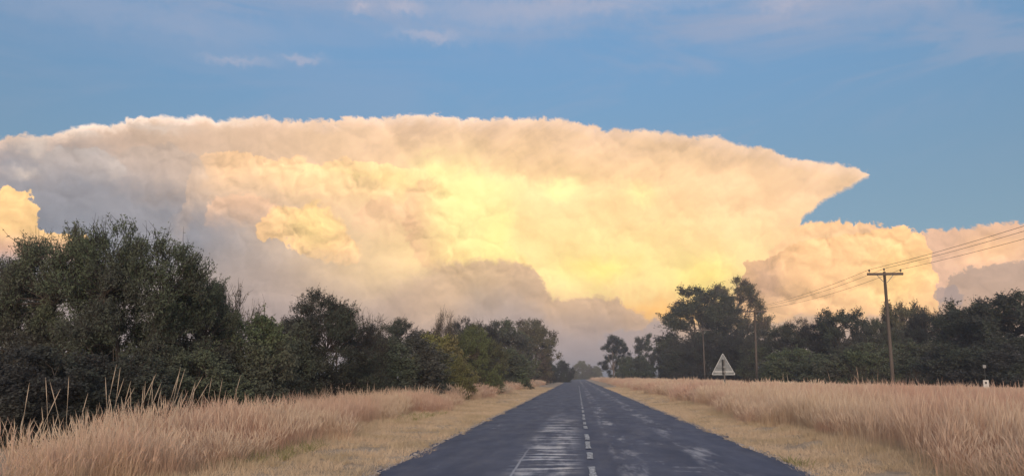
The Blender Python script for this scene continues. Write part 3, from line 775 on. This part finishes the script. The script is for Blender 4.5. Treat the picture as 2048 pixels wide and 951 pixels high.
# ================================================================== power line
t = NT('weathered_pole_wood'); m_pole = t.done(t.mix(t.noise(1, 5, .65, t.stretch(t.pos(), (30, 30, 1.6))), (.06, .046, .038), (.17, .14, .12)), .85, .15)
m_steel = NT('galvanised_steel').done((.22, .22, .225), .55, .4, .6)
m_insul = NT('brown_porcelain').done((.05, .03, .025), .25, .5)
m_wire = NT('conductor').done((.05, .05, .05), .5, .4, .5)
PH = 8.35
def lathe(b, base, prof_, n=10):
    b.tube([(base[0], base[1], base[2] + z) for r, z in prof_], [r for r, z in prof_], n, cap=True)
def make_pole():
    e = empty('utility_pole')
    b = MB(); b.tube([(0, 0, -.4), (0, 0, 2.5), (0, 0, 5.5), (0, 0, PH - .12)], [.135, .12, .105, .09], 12, cap=True); b.obj('mast', [m_pole], e, True)
    b = MB(); b.box((-1.2, -.17, PH - .36), (1.2, -.06, PH - .20)); b.obj('crossarm', [m_pole], e)
    for sg in (-1, 1):
        b = MB(); b.tube([(sg * .55, -.115, PH - .34), (sg * .10, -.10, PH - .85)], [.022, .022], 5, cap=True); b.obj('brace', [m_steel], e)
    for x, z in ((-1.05, PH - .20), (0, PH - .12), (1.05, PH - .20)):
        yy = -.115 if x else 0
        b = MB(); lathe(b, (x, yy, z), [(.014, -.02), (.014, .10), (.05, .10), (.075, .13), (.05, .16), (.068, .19), (.045, .23), (.02, .26)]); b.obj('insulator', [m_insul], e, True)
    return e
poles = [(20.75, 58.6, 'nearest utility pole with crossarm, standing in the right-hand field'), (18.75, 92.0, 'second utility pole, beside the airy gum tree'), (18.6, 128.0, 'farthest faint utility pole in front of biggest gum tree')]
proto = make_pole()
PG = 'utility poles along the right-hand field'
for i, (X_, Y, lb) in enumerate(poles):
    if i == 0: e = proto
    else:
        e = link(proto.copy())
        for ch in proto.children: link(ch.copy(), e)
    e.location = (X_, Y, gz(X_, Y)); props(e, lb, 'utility pole', PG)
    e.rotation_euler = (0, R((-.5, .6, -.3)[i]), R((4, -3, 2)[i]))
def wire(x, ztop, lb):
    b = MB(); pts = []
    ys = [17.2, 58.6, 92.0, 128.0]; xs = [22.0, 20.75, 18.75, 18.6]
    for k in range(3):
        for q in range(25 if k < 2 else 26):
            u = q / 25; yy = ys[k] + (ys[k + 1] - ys[k]) * u
            pts.append((xs[k] + (xs[k + 1] - xs[k]) * u + x, yy, ztop - .38 * 4 * u * (1 - u)))
    b.tube(pts, [.011] * len(pts), 5); props(b.obj('overhead_wire', [m_wire]), lb, 'wire', 'overhead wires on the utility poles')
wire(-1.05, PH - .20 + .25 + .1, 'overhead wire on the road-side end of crossarms')
wire(0, PH - .12 + .25 + .1, 'middle overhead wire on the pole tops')
wire(1.05, PH - .20 + .25 + .1, 'overhead wire on the end of crossarms away from road')

# ================================================================== triangular sign seen from behind
t = NT('dull_aluminium'); m_alu = t.done(t.mix(t.ramp(t.noise(5, 4, .6), .4, .65), (.15, .162, .172), (.22, .23, .238)), .6, .4, .2)
m_alu2 = NT('bright_aluminium').done((.34, .35, .355), .5, .4, .3)
m_dark = NT('dark_parts_and_shadow').done((.03, .03, .032), .7, .2)  # marker's dark parts, and the strip for the sign post's shadow
sY = 44.0
pb = at(1447, 750, sY); sx_, sz_ = pb.x, gz(pb.x, sY)
sg = empty('triangular_road_sign', (sx_, sY, sz_)); props(sg, 'grey back of a triangular road sign above the right-hand grass', 'road sign')
zb, side = at(1447, 749, sY).z - sz_, 1.22
ht = at(1447, 705, sY).z - sz_ - zb
def tri(o, n=5, rad=.06):
    pts = []
    cs = [(-side / 2 + .01 - o, 0 - o * .6), (side / 2 - .01 + o, 0 - o * .6), (0, ht + o)]
    for i in range(3):
        c = Vector(cs[i]); a = (Vector(cs[i - 1]) - c).normalized(); b_ = (Vector(cs[(i + 1) % 3]) - c).normalized()
        p0, p1 = c + a * rad * 1.4, c + b_ * rad * 1.4
        for k in range(n + 1):
            u = k / n; pts.append(p0 * (1 - u) ** 2 + c * 2 * u * (1 - u) + p1 * u * u)
    return pts
def ngon_obj(name, rings, mat, parent):
    bm = bmesh.new(); vr_ = [[bm.verts.new(q) for q in r] for r in rings]
    for a, b_ in zip(vr_[:-1], vr_[1:]):
        for i in range(len(a)): bm.faces.new((a[i], a[(i + 1) % len(a)], b_[(i + 1) % len(a)], b_[i]))
    return bm, vr_
o0 = tri(0)
bm = bmesh.new()
fr = [bm.verts.new((q.x, .004, zb + q.y)) for q in o0]; bk = [bm.verts.new((q.x, .0, zb + q.y)) for q in o0]
bm.faces.new(fr); bm.faces.new(list(reversed(bk)))
for i in range(len(fr)): bm.faces.new((fr[i], bk[i], bk[(i + 1) % len(fr)], fr[(i + 1) % len(fr)]))
me = bpy.data.meshes.new('plate'); bm.to_mesh(me); bm.free(); me.materials.append(m_alu); link(bpy.data.objects.new('plate', me), sg)
bm = bmesh.new(); o1 = tri(-.045, rad=.045); ring = []
for pts, yy in ((o0, -.003), (o0, -.028), (o1, -.028), (o1, -.003)): ring.append([bm.verts.new((q.x * (1.004 if pts is o0 else 1), yy, zb + q.y * (1.003 if pts is o0 else 1))) for q in pts])
for r in range(4):
    a, b_ = ring[r], ring[(r + 1) % 4]
    for i in range(len(a)): bm.faces.new((a[i], a[(i + 1) % len(a)], b_[(i + 1) % len(a)], b_[i]))
me = bpy.data.meshes.new('rim'); bm.to_mesh(me); bm.free(); me.materials.append(m_alu2); link(bpy.data.objects.new('rim', me), sg)
for zz, wv in ((.16, .92), (.40, .66)):
    b = MB(); b.box((-wv / 2, -.045, zb + zz - .03), (wv / 2, -.006, zb + zz + .03)); b.obj('stiffener_rail', [m_alu2 if zz < .2 else m_alu], sg)
b = MB(); b.tube([(.035, -.085, -.3), (.035, -.085, zb + ht * .70)], [.038, .038], 10, cap=True); b.obj('post', [m_alu2], sg, True)
b = MB(); b.box((-.06, -.06, zb + .02), (-.006, -.008, zb + ht * .70)); b.obj('post_shadow_strip', [m_dark], sg)  # dark strip added as the post's shadow on the plate
for zz in (.16, .40):
    b = MB(); b.box((-.03, -.13, zb + zz - .022), (.10, -.118, zb + zz + .022)); b.obj('clamp', [m_steel], sg)

# small white marker plate in the field
mY = 60.0
pb = at(1973, 778, mY); mz = gz(pb.x, mY)
mk = empty('marker_post', (pb.x, mY, mz)); props(mk, 'small white marker plate on thin post in right-hand grass', 'marker post')
m_white = NT('white_enamel'); m_white = m_white.done(m_white.mix(m_white.ramp(m_white.noise(9, 4, .6), .5, .7), (.56, .53, .49), (.38, .34, .31)), .5, .4)
z0, z1 = pb.z - mz, at(1973, 759, mY).z - mz
b = MB(); b.tube([(0, .04, -.3), (0, .04, at(1973, 732, mY).z - mz)], [.022, .018], 8, cap=True); b.obj('post', [m_steel], mk, True)
b = MB(); b.box((-.18, -.02, z0), (.18, .012, z1)); b.obj('plate', [m_white], mk)
b = MB(); b.box((-.25, -.06, z0 - .07), (.25, .03, z0 - .004)); b.obj('base_rail', [m_dark], mk)
b = MB(); b.box((-.07, -.024, z0 + (z1 - z0) * .58), (.05, -.021, z0 + (z1 - z0) * .82)); b.obj('dark_emblem', [m_dark], mk)
b = MB(); b.box((-.10, .0, at(1973, 735, mY).z - mz), (.10, .03, at(1973, 729, mY).z - mz)); b.obj('top_bracket', [m_steel], mk)

# ------------------------------------------------------------------ bare shrubs in the field
def bare_shrub(px, Y, h, lb, seed):
    p = at(px, HOR, Y); rs_ = random.Random(seed)
    b = MB()
    def grow(a, d, ln, r, lv):
        c = a + d * ln; b.tube([a, (a + c) / 2 + Vector((rs_.gauss(0, .04), rs_.gauss(0, .04), 0)) * ln, c], [r, r * .85, r * .65], 4)
        if lv:
            for _ in range(3 if lv > 1 else 4):
                grow(c, (d + Vector((rs_.gauss(0, .5), rs_.gauss(0, .5), rs_.uniform(-.1, .4)))).normalized(), ln * rs_.uniform(.55, .85), r * .62, lv - 1)
    for _ in range(6): grow(Vector((rs_.gauss(0, .12), rs_.gauss(0, .12), -.05)), Vector((rs_.gauss(0, .6), rs_.gauss(0, .6), 1)).normalized(), h * .42, .022, 3)
    o = b.obj('bare_shrub', [m_twig]); o.location = (p.x, Y, gz(p.x, Y)); props(o, lb, 'shrub', 'leafless shrubs in the right-hand field')
bare_shrub(1722, 56, 2.1, 'leafless dark shrub left of the nearest utility pole', 1)
bare_shrub(1830, 60, 1.7, 'small leafless shrub right of the nearest utility pole', 2)
bare_shrub(1500, 70, 1.4, 'leafless shrub just right of the triangular sign', 3)

# green weed at the road edge
p = at(1530, 916, 14.6); e = empty('green_weed_tuft', (3.55, 14.6, gz(3.55, 14.6))); props(e, 'bright yellow-green weed tuft on right edge of the tar', 'weed')
for k, ob in enumerate(green_lib.objects):
    o = link(bpy.data.objects.new('leaf_clump', ob.data), e); o.location = (rnd.uniform(-.05, .1), (k - 1) * .35, 0); o.scale = (1.5, 1.5, .62)

# ------------------------------------------------------------------ evening air
b = MB(); b.box((-4200, -700, -1.5), (4200, 5200, 22.0))
hz = b.obj('haze', []); props(hz, 'thin pale evening haze over road and fields', kind='stuff')
hm = bpy.data.materials.new('evening_haze'); hm.use_nodes = True; hn = hm.node_tree.nodes; hn.clear()
pv = hn.new('ShaderNodeVolumePrincipled'); ho = hn.new('ShaderNodeOutputMaterial')
pv.inputs['Color'].default_value = (.93, .93, .97, 1); pv.inputs['Density'].default_value = .0009; pv.inputs['Anisotropy'].default_value = .2
hm.node_tree.links.new(pv.outputs[0], ho.inputs['Volume']); hz.data.materials.append(hm)
